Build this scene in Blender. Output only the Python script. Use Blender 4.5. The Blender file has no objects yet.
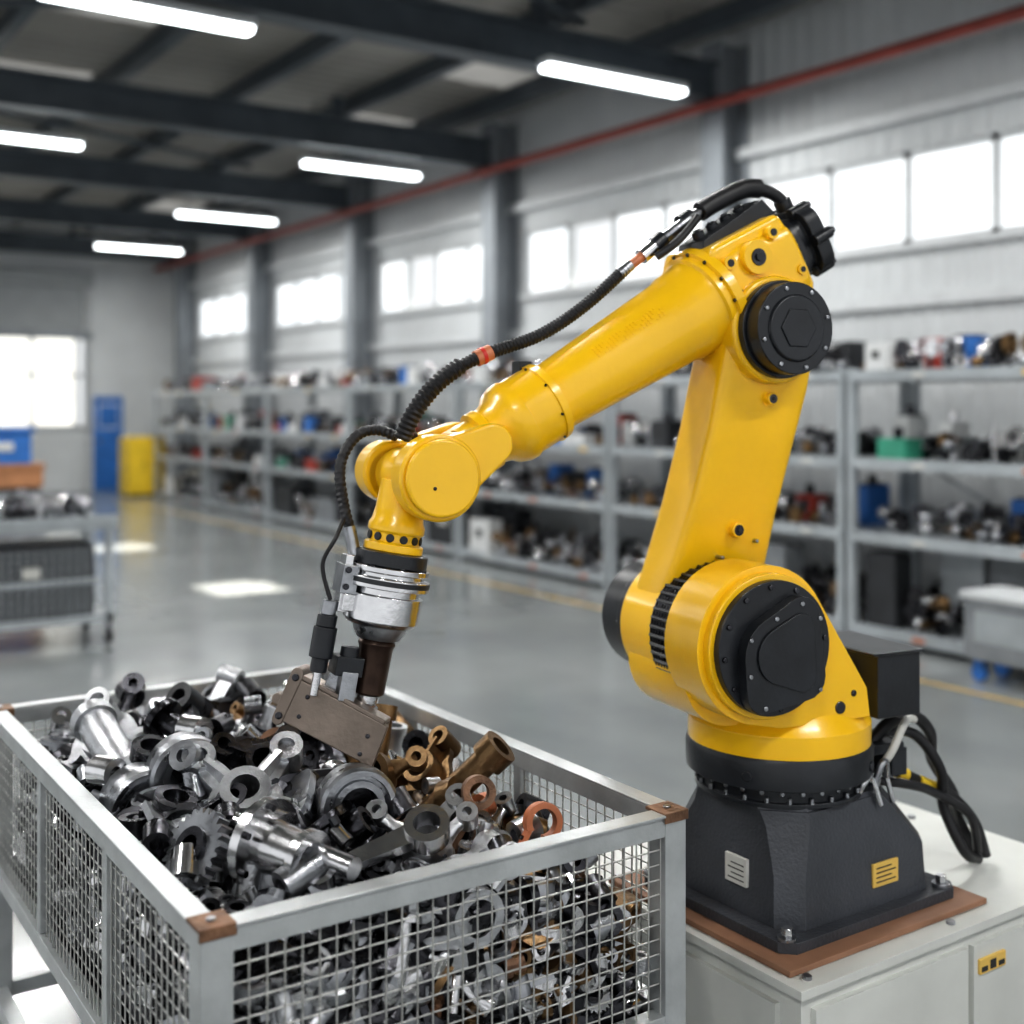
import bpy, bmesh, math, random
from mathutils import Vector, Matrix
V = Vector
random.seed(11)
TH = math.radians(34)
ct, st = math.cos(TH), math.sin(TH)
scene = bpy.context.scene
X_, Y_, Z_ = V((1,0,0)), V((0,1,0)), V((0,0,1))

# ------------------------------------------------------------------ materials
MATS = {}
def mat(name, col, rough=0.5, metal=0.0, var=0.0, vscale=8.0, bump=0.0, bscale=40.0, coat=0.0, emit=0.0, rvar=0.0, dirt=None, detail=4):
    m = bpy.data.materials.new(name); m.use_nodes = True
    nt = m.node_tree; b = nt.nodes['Principled BSDF']
    b.inputs['Roughness'].default_value = rough
    b.inputs['Metallic'].default_value = metal
    b.inputs['Coat Weight'].default_value = coat
    b.inputs['Coat Roughness'].default_value = 0.14
    tc = nt.nodes.new('ShaderNodeTexCoord')
    nz = nt.nodes.new('ShaderNodeTexNoise'); nz.inputs['Scale'].default_value = vscale; nz.inputs['Detail'].default_value = detail
    nt.links.new(tc.outputs['Object'], nz.inputs['Vector'])
    cr = nt.nodes.new('ShaderNodeValToRGB')
    c1 = [max(0, c*(1-var)) for c in col]; c2 = [min(1, c*(1+var)) for c in col]
    if dirt: c1 = list(dirt)
    cr.color_ramp.elements[0].position = 0.32; cr.color_ramp.elements[1].position = 0.68
    cr.color_ramp.elements[0].color = (*c1, 1); cr.color_ramp.elements[1].color = (*c2, 1)
    nt.links.new(nz.outputs['Fac'], cr.inputs['Fac'])
    if emit:
        b.inputs['Base Color'].default_value = (0.1, 0.1, 0.1, 1)
        nt.links.new(cr.outputs['Color'], b.inputs['Emission Color']); b.inputs['Emission Strength'].default_value = emit
    else:
        nt.links.new(cr.outputs['Color'], b.inputs['Base Color'])
    if rvar:
        mr = nt.nodes.new('ShaderNodeMapRange')
        mr.inputs['To Min'].default_value = max(0.02, rough-rvar); mr.inputs['To Max'].default_value = min(1, rough+rvar)
        nt.links.new(nz.outputs['Fac'], mr.inputs['Value']); nt.links.new(mr.outputs['Result'], b.inputs['Roughness'])
    if bump:
        n2 = nt.nodes.new('ShaderNodeTexNoise'); n2.inputs['Scale'].default_value = bscale; n2.inputs['Detail'].default_value = 3
        nt.links.new(tc.outputs['Object'], n2.inputs['Vector'])
        bp = nt.nodes.new('ShaderNodeBump'); bp.inputs['Strength'].default_value = bump; bp.inputs['Distance'].default_value = 0.01
        nt.links.new(n2.outputs['Fac'], bp.inputs['Height']); nt.links.new(bp.outputs['Normal'], b.inputs['Normal'])
    MATS[name] = m
    return m

def corrugate(m, axis, scale, strength=0.6, dist=0.03):
    nt = m.node_tree; b = nt.nodes['Principled BSDF']
    tc = nt.nodes.new('ShaderNodeTexCoord')
    w = nt.nodes.new('ShaderNodeTexWave'); w.wave_type = 'BANDS'; w.bands_direction = axis
    w.wave_profile = 'SIN'; w.inputs['Scale'].default_value = scale; w.inputs['Distortion'].default_value = 0
    nt.links.new(tc.outputs['Object'], w.inputs['Vector'])
    bp = nt.nodes.new('ShaderNodeBump'); bp.inputs['Strength'].default_value = strength; bp.inputs['Distance'].default_value = dist
    nt.links.new(w.outputs['Fac'], bp.inputs['Height']); nt.links.new(bp.outputs['Normal'], b.inputs['Normal'])

mat('robot_yellow', (0.89, 0.52, 0.008), 0.30, 0, 0.05, 5, 0.05, 70, coat=0.4, rvar=0.06)
mat('black_paint', (0.015, 0.017, 0.021), 0.35, 0.0, 0.3, 10, 0.05, 80, rvar=0.08)
mat('black_rubber', (0.014, 0.014, 0.016), 0.5, 0, 0.3, 12)
mat('dark_cast', (0.058, 0.062, 0.072), 0.45, 0.15, 0.2, 6, 0.25, 120)
mat('steel', (0.66, 0.66, 0.67), 0.20, 1.0, 0.12, 14, 0.05, 90, rvar=0.1)
mat('steel_sat', (0.36, 0.37, 0.39), 0.30, 1.0, 0.25, 18, 0.12, 120, rvar=0.12)
mat('steel_dark', (0.065, 0.065, 0.072), 0.28, 1.0, 0.4, 14, 0.12, 90, rvar=0.12)
mat('cast_light', (0.54, 0.55, 0.57), 0.32, 0.95, 0.15, 20, 0.25, 160)
mat('bronze', (0.19, 0.12, 0.06), 0.33, 0.9, 0.35, 16, 0.15, 120, rvar=0.1)
mat('brown_metal', (0.23, 0.19, 0.16), 0.38, 0.7, 0.2, 10, 0.1, 100)
mat('shaft_brown', (0.07, 0.045, 0.035), 0.3, 0.8, 0.3, 20)
mat('rust', (0.20, 0.11, 0.065), 0.55, 0.35, 0.4, 25, 0.3, 120)
mat('orange', (0.48, 0.17, 0.08), 0.45, 0.1, 0.25, 20)
mat('red', (0.6, 0.03, 0.02), 0.4, 0, 0.1)
mat('galv', (0.46, 0.48, 0.485), 0.36, 0.5, 0.14, 9, 0.08, 90, rvar=0.1)
mat('wire', (0.55, 0.55, 0.53), 0.33, 0.75, 0.15, 12)
mat('shelf_grey', (0.38, 0.41, 0.43), 0.42, 0.2, 0.12, 4)
mat('cab_white', (0.60, 0.61, 0.58), 0.40, 0, 0.07, 4, 0.04, 60, rvar=0.06)
mat('plywood', (0.28, 0.15, 0.09), 0.6, 0, 0.2, 7)
mat('label_yellow', (0.72, 0.48, 0.12), 0.5, 0, 0.04)
mat('label_white', (0.55, 0.55, 0.52), 0.5, 0, 0.05)
mat('ink', (0.03, 0.03, 0.03), 0.6)
mat('bin_grey', (0.22, 0.235, 0.25), 0.5, 0, 0.15, 5)
mat('bin_dark', (0.03, 0.032, 0.036), 0.5, 0, 0.25, 5)
mat('bin_white', (0.66, 0.67, 0.67), 0.5, 0, 0.08, 5)
mat('bin_blue', (0.03, 0.15, 0.45), 0.45, 0, 0.15, 5)
mat('bin_red', (0.38, 0.05, 0.035), 0.45, 0, 0.2, 5)
mat('bin_green', (0.05, 0.30, 0.20), 0.45, 0, 0.2, 5)
mat('bin_yellow', (0.72, 0.50, 0.03), 0.45, 0, 0.12, 5)
mat('cardboard', (0.40, 0.19, 0.09), 0.7, 0, 0.15, 6)
mat('beam_grey', (0.075, 0.09, 0.105), 0.45, 0.1, 0.15, 3)
mat('column_grey', (0.24, 0.26, 0.28), 0.5, 0.1, 0.12, 3)
mat('pipe_red', (0.28, 0.06, 0.045), 0.45, 0.1, 0.15, 5)
mat('frame_white', (0.55, 0.57, 0.58), 0.5, 0, 0.06)
mat('wall_far', (0.55, 0.57, 0.58), 0.7, 0, 0.06, 1.5)
corrugate(mat('wall_right', (0.54, 0.56, 0.57), 0.55, 0.0, 0.05, 1.5), 'Y', 1.6, 0.5, 0.04)
corrugate(mat('roof_deck', (0.27, 0.26, 0.24), 0.65, 0.0, 0.2, 0.6), 'Y', 1.3, 0.6, 0.05)
corrugate(mat('shutter', (0.36, 0.38, 0.39), 0.5, 0.1, 0.05, 3), 'Z', 3.0, 0.6, 0.03)
mat('window_glow', (0.88, 0.94, 0.98), 0.3, 0, 0.12, 1.6, emit=1.2)
mat('skylight', (0.75, 0.74, 0.70), 0.3, 0, 0.2, 1.6, emit=0.28)
mat('door_glow', (0.97, 0.93, 0.85), 0.3, 0, 0.08, 1.2, emit=1.35)
mat('lamp_glow', (0.93, 0.98, 1.0), 0.3, 0, 0.0, 2, emit=8.0)
mat('line_yellow', (0.42, 0.29, 0.10), 0.4, 0, 0.3, 6)

# floor : polished concrete
fm = bpy.data.materials.new('floor_concrete'); fm.use_nodes = True
nt = fm.node_tree; b = nt.nodes['Principled BSDF']
tc = nt.nodes.new('ShaderNodeTexCoord')
n1 = nt.nodes.new('ShaderNodeTexNoise'); n1.inputs['Scale'].default_value = 0.7; n1.inputs['Detail'].default_value = 8
n2 = nt.nodes.new('ShaderNodeTexNoise'); n2.inputs['Scale'].default_value = 3.5; n2.inputs['Detail'].default_value = 6
nt.links.new(tc.outputs['Object'], n1.inputs['Vector']); nt.links.new(tc.outputs['Object'], n2.inputs['Vector'])
cr = nt.nodes.new('ShaderNodeValToRGB'); cr.color_ramp.elements[0].position = 0.3; cr.color_ramp.elements[1].position = 0.7
cr.color_ramp.elements[0].color = (0.17, 0.185, 0.188, 1); cr.color_ramp.elements[1].color = (0.27, 0.285, 0.285, 1)
nt.links.new(n1.outputs['Fac'], cr.inputs['Fac']); nt.links.new(cr.outputs['Color'], b.inputs['Base Color'])
mr = nt.nodes.new('ShaderNodeMapRange'); mr.inputs['To Min'].default_value = 0.07; mr.inputs['To Max'].default_value = 0.28
nt.links.new(n2.outputs['Fac'], mr.inputs['Value']); nt.links.new(mr.outputs['Result'], b.inputs['Roughness'])
b.inputs['Specular IOR Level'].default_value = 0.8
MATS['floor'] = fm

# ------------------------------------------------------------------ mesh builder
def frame(ax):
    ax = ax.normalized()
    r = Z_ if abs(ax.z) < 0.9 else X_
    u = ax.cross(r).normalized(); w = ax.cross(u).normalized()
    return ax, u, w

def hull2d(pts):
    pts = sorted(set((round(p[0], 5), round(p[1], 5)) for p in pts))
    def half(ps):
        h = []
        for p in ps:
            while len(h) > 1 and (h[-1][0]-h[-2][0])*(p[1]-h[-2][1])-(h[-1][1]-h[-2][1])*(p[0]-h[-2][0]) <= 0: h.pop()
            h.append(p)
        return h
    a = half(pts); c = half(pts[::-1])
    return a[:-1]+c[:-1]
def circ(cx, cy, r, n=32, a0=0):
    return [(cx+r*math.cos(a0+2*math.pi*i/n), cy+r*math.sin(a0+2*math.pi*i/n)) for i in range(n)]

class G:
    def __init__(s): s.v = []; s.f = []; s.m = []; s.mats = []
    def mi(s, name):
        if name not in s.mats: s.mats.append(name)
        return s.mats.index(name)
    def rings(s, R, mat, cap=True, loop=False):
        k = s.mi(mat); n = len(R[0]); b0 = len(s.v)
        for r in R: s.v.extend([tuple(p) for p in r])
        m = len(R)
        for i in range(m if loop else m-1):
            a = b0+i*n; c = b0+((i+1) % m)*n
            for j in range(n):
                j2 = (j+1) % n
                s.f.append((a+j, a+j2, c+j2, c+j)); s.m.append(k)
        if cap and not loop:
            s.f.append(tuple(range(b0+n-1, b0-1, -1))); s.m.append(k)
            s.f.append(tuple(range(b0+(m-1)*n, b0+m*n))); s.m.append(k)
    def lathe(s, p0, ax, prof, mat, seg=32, closed=False):
        p0 = V(p0); ax, u, w = frame(V(ax))
        R = [[p0+ax*t+(u*math.cos(2*math.pi*i/seg)+w*math.sin(2*math.pi*i/seg))*r for i in range(seg)] for t, r in prof]
        s.rings(R, mat, True, closed)
    def cyl(s, p0, p1, r0, mat, r1=None, seg=24):
        p0 = V(p0); p1 = V(p1); d = p1-p0
        s.lathe(p0, d, [(0, r0), (d.length, r0 if r1 is None else r1)], mat, seg)
    def box(s, lo, hi, mat, M=None):
        x0, y0, z0 = lo; x1, y1, z1 = hi
        P = [V((x0,y0,z0)),V((x1,y0,z0)),V((x1,y1,z0)),V((x0,y1,z0))]; Q = [p+V((0,0,z1-z0)) for p in P]
        if M is not None: P = [M@p for p in P]; Q = [M@p for p in Q]
        s.rings([P, Q], mat)
    def prism(s, pts, o, ux, uy, h, mat):
        o = V(o); ux = V(ux); uy = V(uy); h = V(h)
        A = [o+ux*p[0]+uy*p[1] for p in pts]
        s.rings([A, [p+h for p in A]], mat)
    def annulus(s, outer, inner, o, ux, uy, h, mat):
        o = V(o); ux = V(ux); uy = V(uy); h = V(h)
        A = [o+ux*p[0]+uy*p[1] for p in outer]; C = [o+ux*p[0]+uy*p[1] for p in inner]
        s.rings([A, [p+h for p in A], [p+h for p in C], C], mat, loop=True)
    def sup(s, secs, mat, seg=36):
        R = []
        for c, ax, ay, a, bb, n in secs:
            c = V(c); ring = []
            for i in range(seg):
                t = 2*math.pi*i/seg; cc, ss = math.cos(t), math.sin(t)
                ring.append(c+V(ax)*(a*math.copysign(abs(cc)**(2/n), cc))+V(ay)*(bb*math.copysign(abs(ss)**(2/n), ss)))
            R.append(ring)
        s.rings(R, mat)
    def tube(s, pts, r, mat, seg=12, sub=8, rib=0.0):
        pts = [V(p) for p in pts]; P = []
        if sub > 1:
            for i in range(len(pts)-1):
                p0 = pts[max(i-1, 0)]; p1 = pts[i]; p2 = pts[i+1]; p3 = pts[min(i+2, len(pts)-1)]
                for k in range(sub):
                    t = k/sub
                    P.append(0.5*((2*p1)+(p2-p0)*t+(2*p0-5*p1+4*p2-p3)*t*t+(3*p1-p0-3*p2+p3)*t**3))
            P.append(pts[-1])
        else: P = pts
        if rib:
            L = [0]
            for i in range(1, len(P)): L.append(L[-1]+(P[i]-P[i-1]).length)
            n = int(L[-1]/rib)*2; Q = []; j = 0
            for k in range(n+1):
                d = L[-1]*k/n
                while j < len(P)-2 and L[j+1] < d: j += 1
                Q.append(P[j].lerp(P[j+1], (d-L[j])/max(1e-6, L[j+1]-L[j])))
            P = Q
        R = []; u = None
        for i, p in enumerate(P):
            t = (P[min(i+1, len(P)-1)]-P[max(i-1, 0)]).normalized()
            if u is None: _, u, w = frame(t)
            u = (u-t*u.dot(t)).normalized(); w = t.cross(u)
            rr = r*(1.0 if (not rib or i % 2) else 0.82)
            R.append([p+(u*math.cos(2*math.pi*k/seg)+w*math.sin(2*math.pi*k/seg))*rr for k in range(seg)])
        s.rings(R, mat)
    def bolts(s, c, ax, R, n, r, h, mat, a0=0.0, seg=6):
        c = V(c); ax, u, w = frame(V(ax))
        for i in range(n):
            a = a0+2*math.pi*i/n
            p = c+(u*math.cos(a)+w*math.sin(a))*R
            s.cyl(p-ax*0.002, p+ax*h, r, mat, seg=seg if seg > 6 else 10)
    def add(s, o, M, remap=None, clamp=None):
        b0 = len(s.v)
        P = [M@V(p) for p in o.v]
        if clamp:
            off = V((0,0,0))
            for ax in range(3):
                lo, hi = clamp[ax]
                mn = min(p[ax] for p in P); mx = max(p[ax] for p in P)
                if mn < lo: off[ax] = lo-mn
                elif mx > hi: off[ax] = hi-mx
            P = [p+off for p in P]
        s.v.extend([tuple(p) for p in P])
        s.f.extend([tuple(i+b0 for i in f) for f in o.f])
        mm = [s.mi(remap.get(x, x) if remap else x) for x in o.mats]
        s.m.extend([mm[k] for k in o.m])
    def obj(s, name, parent=None, loc=(0,0,0), rotz=0, bevel=0, bseg=2, sharp=40):
        me = bpy.data.meshes.new(name); me.from_pydata(s.v, [], s.f)
        for n in s.mats: me.materials.append(MATS[n])
        me.polygons.foreach_set('material_index', s.m)
        me.polygons.foreach_set('use_smooth', [True]*len(s.f))
        bm = bmesh.new(); bm.from_mesh(me); bmesh.ops.recalc_face_normals(bm, faces=bm.faces); bm.to_mesh(me); bm.free()
        if not bevel: me.set_sharp_from_angle(angle=math.radians(sharp))
        me.update()
        ob = bpy.data.objects.new(name, me); scene.collection.objects.link(ob)
        ob.location = loc; ob.rotation_euler = (0, 0, rotz)
        if parent: ob.parent = parent
        if bevel:
            md = ob.modifiers.new('bevel', 'BEVEL'); md.width = bevel; md.segments = bseg; md.limit_method = 'ANGLE'
            md.angle_limit = math.radians(40); md.harden_normals = True; md.use_clamp_overlap = True
        return ob
def empty(name, loc, rotz=0):
    e = bpy.data.objects.new(name, None); scene.collection.objects.link(e); e.location = loc; e.rotation_euler = (0,0,rotz); e.empty_display_size = 0.1
    return e

# ------------------------------------------------------------------ room
XW = 8.4; YF = 25.0; XL = -9.0; YN = -5.0
COLS = [0.7, 4.6, 8.5, 12.45, 16.3, 20.2, 24.1]
ZB, ZT = 3.07, 3.86
g = G(); g.box((XL, YN, -0.1), (XW+0.3, YF+0.3, 0), 'floor'); g.obj('floor')
g = G()
g.box((XW, YN, 0), (XW+0.2, YF+0.2, ZB), 'wall_right'); g.box((XW, YN, ZT), (XW+0.2, YF+0.2, 5.5), 'wall_right')
bays = []
for a, c in zip(COLS[:-1], COLS[1:]): bays.append((a+0.28, c-0.28))
prev = YN
for a, c in bays:
    g.box((XW, prev, ZB), (XW+0.2, a, ZT), 'wall_right'); prev = c
g.box((XW, prev, ZB), (XW+0.2, YF+0.2, ZT), 'wall_right')
g.obj('wall_right')
for i, (a, c) in enumerate(bays):
    g = G(); n = 4; w = (c-a)/n
    for k in range(n):
        if (i == 2 and k == 2) or (i == 3 and k == 2): pass
        else: g.box((XW+0.07, a+k*w, ZB), (XW+0.09, a+(k+1)*w, ZT), 'window_glow')
    for k in range(n+1): g.box((XW+0.03, a+k*w-0.035, ZB), (XW+0.12, a+k*w+0.035, ZT), 'frame_white')
    g.box((XW+0.03, a, ZB), (XW+0.12, c, ZB+0.05), 'frame_white'); g.box((XW+0.03, a, ZT-0.05), (XW+0.12, c, ZT), 'frame_white')
    g.box((XW-0.06, a-0.05, ZB-0.05), (XW+0.03, c+0.05, ZB), 'frame_white')
    g.obj('window_%d' % (i+1))
# far wall
DX0, DX1 = 2.4, 6.5
g = G()
g.box((XL, YF, 0), (DX0, YF+0.2, 5.5), 'wall_far'); g.box((DX1, YF, 0), (XW, YF+0.2, 5.5), 'wall_far'); g.box((DX0, YF, 4.2), (DX1, YF+0.2, 5.5), 'wall_far')
g.obj('wall_far')
g = G()
g.box((DX0, YF+0.05, 3.1), (DX1, YF+0.1, 4.2), 'shutter'); g.box((DX0, YF+0.05, 0), (DX1, YF+0.1, 1.3), 'wall_far')
g.box((DX0, YF+0.06, 1.3), (DX1-0.2, YF+0.09, 3.1), 'door_glow')
for x in (DX0, 3.4, 4.4, 5.4, DX1-0.25, DX1-0.05): g.box((x, YF+0.0, 0), (x+0.08, YF+0.12, 4.2 if x in (DX0, DX1-0.05) else 3.1), 'frame_white')
g.box((DX0, YF-0.05, 3.05), (DX1+0.1, YF+0.12, 3.2), 'column_grey'); g.box((DX0-.1, YF-0.15, 4.1), (DX1+0.1, YF+0.02, 4.4), 'shutter')
g.box((DX0, YF, 1.25), (DX1, YF+0.12, 1.33), 'frame_white'); g.box((DX0, YF, 2.3), (DX1, YF+0.12, 2.35), 'frame_white')
g.obj('door_1')
g = G()
g.box((6.62, YF-0.06, 0.0), (7.2, YF-0.002, 1.9), 'bin_blue'); g.box((6.7, YF-0.08, 1.25), (7.12, YF-0.05, 1.75), 'bin_white'); g.box((6.72, YF-0.09, 1.28), (7.10, YF-0.07, 1.72), 'bin_blue')
g.cyl((6.72, YF-0.1, 1.0), (6.72, YF-0.05, 1.0), 0.03, 'steel')
g.obj('door_2')
# ceiling
g = G(); g.box((XL, YN, 5.4), (XW+0.3, YF+0.3, 5.5), 'roof_deck'); g.obj('ceiling')
g = G()
for x0 in (6.55, 2.5, -1.55):
    for y0 in (1.9, 9.6, 13.6, 21.3): g.box((x0, y0, 5.36), (x0+1.1, y0+1.9, 5.395), 'skylight')
g.obj('window_7')
g = G()
x = -8.4
while x < 8.2:
    g.box((x-0.03, YN, 5.22), (x+0.03, YF, 5.4), 'beam_grey'); g.box((x-0.06, YN, 5.2), (x+0.06, YF, 5.22), 'beam_grey'); x += 1.35
g.obj('trim_1')
for i, y in enumerate(COLS):
    g = G()
    g.box((XL, y-0.02, 4.65), (XW-0.37, y+0.02, 4.98), 'beam_grey')
    for z in (4.63, 4.96): g.box((XL, y-0.12, z), (XW-0.37, y+0.12, z+0.025), 'beam_grey')
    for x in (-6, -2, 2, 6): g.box((x-.05, y-.05, 4.98), (x+.05, y+.05, 5.22), 'beam_grey')
    g.obj('roof_beam')
    g = G()
    g.box((XW-0.34, y-0.02, 0), (XW-0.02, y+0.02, 5.2), 'column_grey')
    for x in (XW-0.36, XW-0.04): g.box((x, y-0.15, 0), (x+0.03, y+0.15, 5.2), 'column_grey')
    g.box((XW-0.42, y-0.2, 0), (XW-0.001, y+0.2, 0.03), 'column_grey')
    g.obj('steel_column')
g = G()
for (a, c) in (((-3, 4.6), (6.5, 8.5)), ((6.5, 8.5), (-1, 12.45)), ((-3, 12.45), (6.5, 16.3))):
    g.cyl((a[0], a[1], 5.12), (c[0], c[1], 5.12), 0.035, 'beam_grey', seg=8)
g.obj('roof_bracing')
g = G()
g.cyl((XW-0.5, YN, 4.56), (XW-0.5, YF-.05, 4.56), 0.05, 'pipe_red', seg=12)
g.obj('fire_sprinkler_pipe')
g = G(); g.box((XW-0.06, YN, 2.55), (XW-0.001, YF, 2.65), 'frame_white'); g.box((XW-0.1, YN, 4.1), (XW-0.001, YF, 4.2), 'frame_white'); g.obj('trim_2')
g = G(); g.box((6.32, YN, 0.0), (6.38, YF-2.5, 0.003), 'line_yellow'); g.obj('floor_marking')

def ceiling_light(x, y, power=76):
    e = empty('ceiling_light', (x, y, 4.5))
    g = G()
    g.box((-0.76, -0.08, 0.02), (0.76, 0.08, 0.08), 'frame_white'); g.box((-0.74, -0.065, -0.015), (0.74, 0.065, 0.02), 'lamp_glow')
    for xx in (-.6, .6): g.cyl((xx, 0, 0.08), (xx, 0, 0.72), 0.006, 'beam_grey', seg=6)
    g.obj('fixture', e)
    L = bpy.data.lights.new('tube_light', 'AREA'); L.shape = 'RECTANGLE'; L.size = 1.5; L.size_y = 0.16; L.energy = power; L.color = (1.0, 0.99, 0.97)
    o = bpy.data.objects.new('tube_light', L); scene.collection.objects.link(o); o.parent = e; o.location = (0, 0, -0.03)
for y in (3.6, 8.05, 12.8, 17.2, 21.5): ceiling_light(6.5, y)
for y in (-1.0, 3.9, 8.5, 13.3, 18.0): ceiling_light(2.65, y)
for y in (-1.0, 3.9, 8.5, 13.4): ceiling_light(-1.6, y)

# ------------------------------------------------------------------ part templates
def ngon_star(n, ro, ri, N):
    out = []
    for i in range(N):
        a = 2*math.pi*i/N; ph = (a*n/(2*math.pi)) % 1.0
        t = abs(ph-0.5)*2
        r = ri+(ro-ri)*max(0, (t-0.45)/0.55)
        if t > 0.86: r = ro
        out.append((r*math.cos(a), r*math.sin(a)))
    return out
T = {}
def tp(name):
    T[name] = G(); return T[name]
g = tp('hub'); g.lathe((0,0,-0.4), Z_, [(0,.32),(0.1,.32),(.1,.5),(.22,.5),(.22,.3),(.75,.26),(.75,.33),(.85,.33),(.85,.2),(.8,.2),(.8,.15),(0,.15)], 'A', 24, True); g.bolts((0,0,-.18), Z_, .42, 6, .04, .05, 'C')
g = tp('ring'); g.lathe((0,0,-0.12), Z_, [(0,.5),(.24,.5),(.24,.43),(.2,.41),(.2,.36),(.24,.34),(.24,.28),(0,.28)], 'B', 28, True)
g = tp('bearing'); g.lathe((0,0,-0.25), Z_, [(0,.42),(.06,.46),(.3,.46),(.34,.5),(.5,.5),(.54,.46),(.54,.40),(.46,.385),(.46,.34),(.52,.33),(.52,.25),(.46,.24),(.3,.22),(.0,.22)], 'B', 32, True)
g.lathe((0,0,-.3), Z_, [(0,.36),(.3,.36)], 'C', 24); g.lathe((0,0,-.6), Z_, [(0,.2),(.35,.2)], 'A', 20)
g = tp('gear')
N = 96; o = []
for i in range(N):
    r = .5 if (i//2) % 2 == 0 else .43
    a = 2*math.pi*i/N; o.append((r*math.cos(a), r*math.sin(a)))
g.annulus(o, circ(0,0,.16,N), (0,0,-.1), X_, Y_, (0,0,.2), 'A'); g.lathe((0,0,-.16), Z_, [(0,.25),(.32,.25),(.32,.14),(0,.14)], 'C', 24, True)
g = tp('star'); N = 100
g.annulus(ngon_star(5, .62, .26, N), circ(0,0,.13,N), (0,0,-.06), X_, Y_, (0,0,.12), 'A')
for i in range(5):
    a = 2*math.pi*i/5; g.lathe((.52*math.cos(a), .52*math.sin(a), -.1), Z_, [(0,.12),(.2,.12),(.2,.06),(0,.06)], 'A', 14, True)
    c, s_ = math.cos(a), math.sin(a); g.prism([(-.03,0),(.03,0),(.02,.16),(-.02,.16)], (.18*c,.18*s_,.04), V((-s_,c,0)), Z_, (c*.26,s_*.26,-.06), 'A')
g.lathe((0,0,-.1), Z_, [(0,.2),(.35,.17),(.35,.1),(0,.1)], 'A', 20, True)
g = tp('rod')
for x, r in ((-.5,.2),(.5,.14)): g.lathe((x,0,-.09), Z_, [(0,r),(.18,r),(.18,r*.6),(0,r*.6)], 'A', 20, True)
g.prism([(-.35,-.1),(.4,-.06),(.4,.06),(-.35,.1)], (0,0,-.05), X_, Y_, (0,0,.1), 'A')
g = tp('pipe'); g.tube([(0,0,-.6),(0,0,-.1),(.12,0,.2),(.4,0,.4)], .13, 'A', 14, 4); g.lathe((0,0,-.62), Z_, [(0,.24),(.08,.24),(.08,.1),(0,.1)], 'A', 20, True)
g.lathe((.36,0,.38), (.85,0,.5), [(0,.18),(.12,.18),(.12,.1),(0.06,.1),(0.06,.01),(0,.01)], 'C', 16, True)
g = tp('tube'); g.lathe((0,0,-.6), Z_, [(0,.17),(.1,.17),(.1,.14),(.95,.14),(.95,.19),(1.15,.19),(1.15,.11),(0,.11)], 'A', 20, True)
g = tp('shaft'); g.lathe((0,0,-.6), Z_, [(0,.07),(.2,.07),(.2,.11),(.45,.11),(.45,.19),(.55,.19),(.55,.12),(.85,.12),(.85,.08),(1.2,.08)], 'B', 18)
g = tp('fork'); g.prism([(-.5,-.1),(-.1,-.12),(.1,-.35),(.5,-.4),(.52,-.26),(.22,-.2),(.08,0),(.22,.2),(.52,.26),(.5,.4),(.1,.35),(-.1,.12),(-.5,.1)], (0,0,-.08), X_, Y_, (0,0,.16), 'A')
for y in (-.33,.33): g.lathe((.5,y,-.13), Z_, [(0,.12),(.26,.12),(.26,.06),(0,.06)], 'A', 14, True)
g.lathe((-.5,0,-.15), Z_, [(0,.17),(.3,.17),(.3,.09),(0,.09)], 'C', 18, True)
g = tp('bracket'); g.box((-.4,-.25,-.05),(.4,.25,.03),'A'); g.box((-.4,-.25,-.05),(-.32,.25,.5),'A'); g.prism([(0,0),(.5,0),(0,.42)], (-.33,-.04,.02), X_, Z_, (0,.08,0), 'A')
for x,y in ((.1,-.15),(.1,.15),(.3,-.15),(.3,.15)): g.cyl((x,y,.02),(x,y,.06),.05,'C',seg=10)
g = tp('housing'); g.sup([((0,0,-.3),X_,Y_,.4,.3,4),((0,0,-.22),X_,Y_,.4,.3,4),((0,0,-.2),X_,Y_,.32,.24,4),((0,0,.1),X_,Y_,.26,.22,3),((0,0,.22),X_,Y_,.18,.18,2)],'A',24)
g.lathe((0,0,.2), Z_, [(0,.2),(.15,.2),(.15,.12),(.05,.12),(.05,.01),(0,.01)],'C',20,True); g.lathe((.2,0,-.05), X_, [(0,.14),(.3,.14),(.3,.08),(.1,.08),(.1,.01),(0,.01)],'A',18,True)
for x in (-.33,.33):
    for y in (-.23,.23): g.cyl((x,y,-.25),(x,y,-.17),.05,'C',seg=8)
g = tp('knuckle')   # steering-knuckle like casting: hub + arms + boss tube
g.lathe((0,0,-.12), Z_, [(0,.26),(.2,.26),(.3,.2),(.42,.2),(.42,.13),(0,.13)],'A',24,True)
for a, L_ in ((0.3,.55),(2.3,.5),(4.2,.6)):
    c, s_ = math.cos(a), math.sin(a)
    g.sup([((.2*c,.2*s_,0), V((-s_,c,0)), Z_, .12,.10,3), ((L_*.7*c,L_*.7*s_,.04), V((-s_,c,0)), Z_, .06,.06,3), ((L_*c,L_*s_,.08), V((-s_,c,0)), Z_, .07,.06,3)],'A',14)
    g.lathe((L_*c,L_*s_,-.02), Z_, [(0,.11),(.2,.11),(.2,.05),(0,.05)],'A',14,True)
g = tp('clamp'); n = 22
o = [(.4*math.cos(a), .4*math.sin(a)) for a in [math.radians(30+300*i/(n-1)) for i in range(n)]]; i_ = [(x*.68, y*.68) for x, y in o]
g.prism(o+i_[::-1], (0,0,-.14), X_, Y_, (0,0,.28), 'A')
for sg in (1,-1): g.box((.3, sg*.2-.04, -.14), (.6, sg*.2+.04, .14), 'A')
g.cyl((.48,-.32,0),(.48,.32,0),.05,'C',seg=10)
g = tp('casting'); g.annulus([(x*1.0,y*.8) for x,y in ngon_star(3,.6,.36,60)], circ(0,0,.17,60), (0,0,-.05), X_, Y_, (0,0,.1), 'A')
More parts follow.
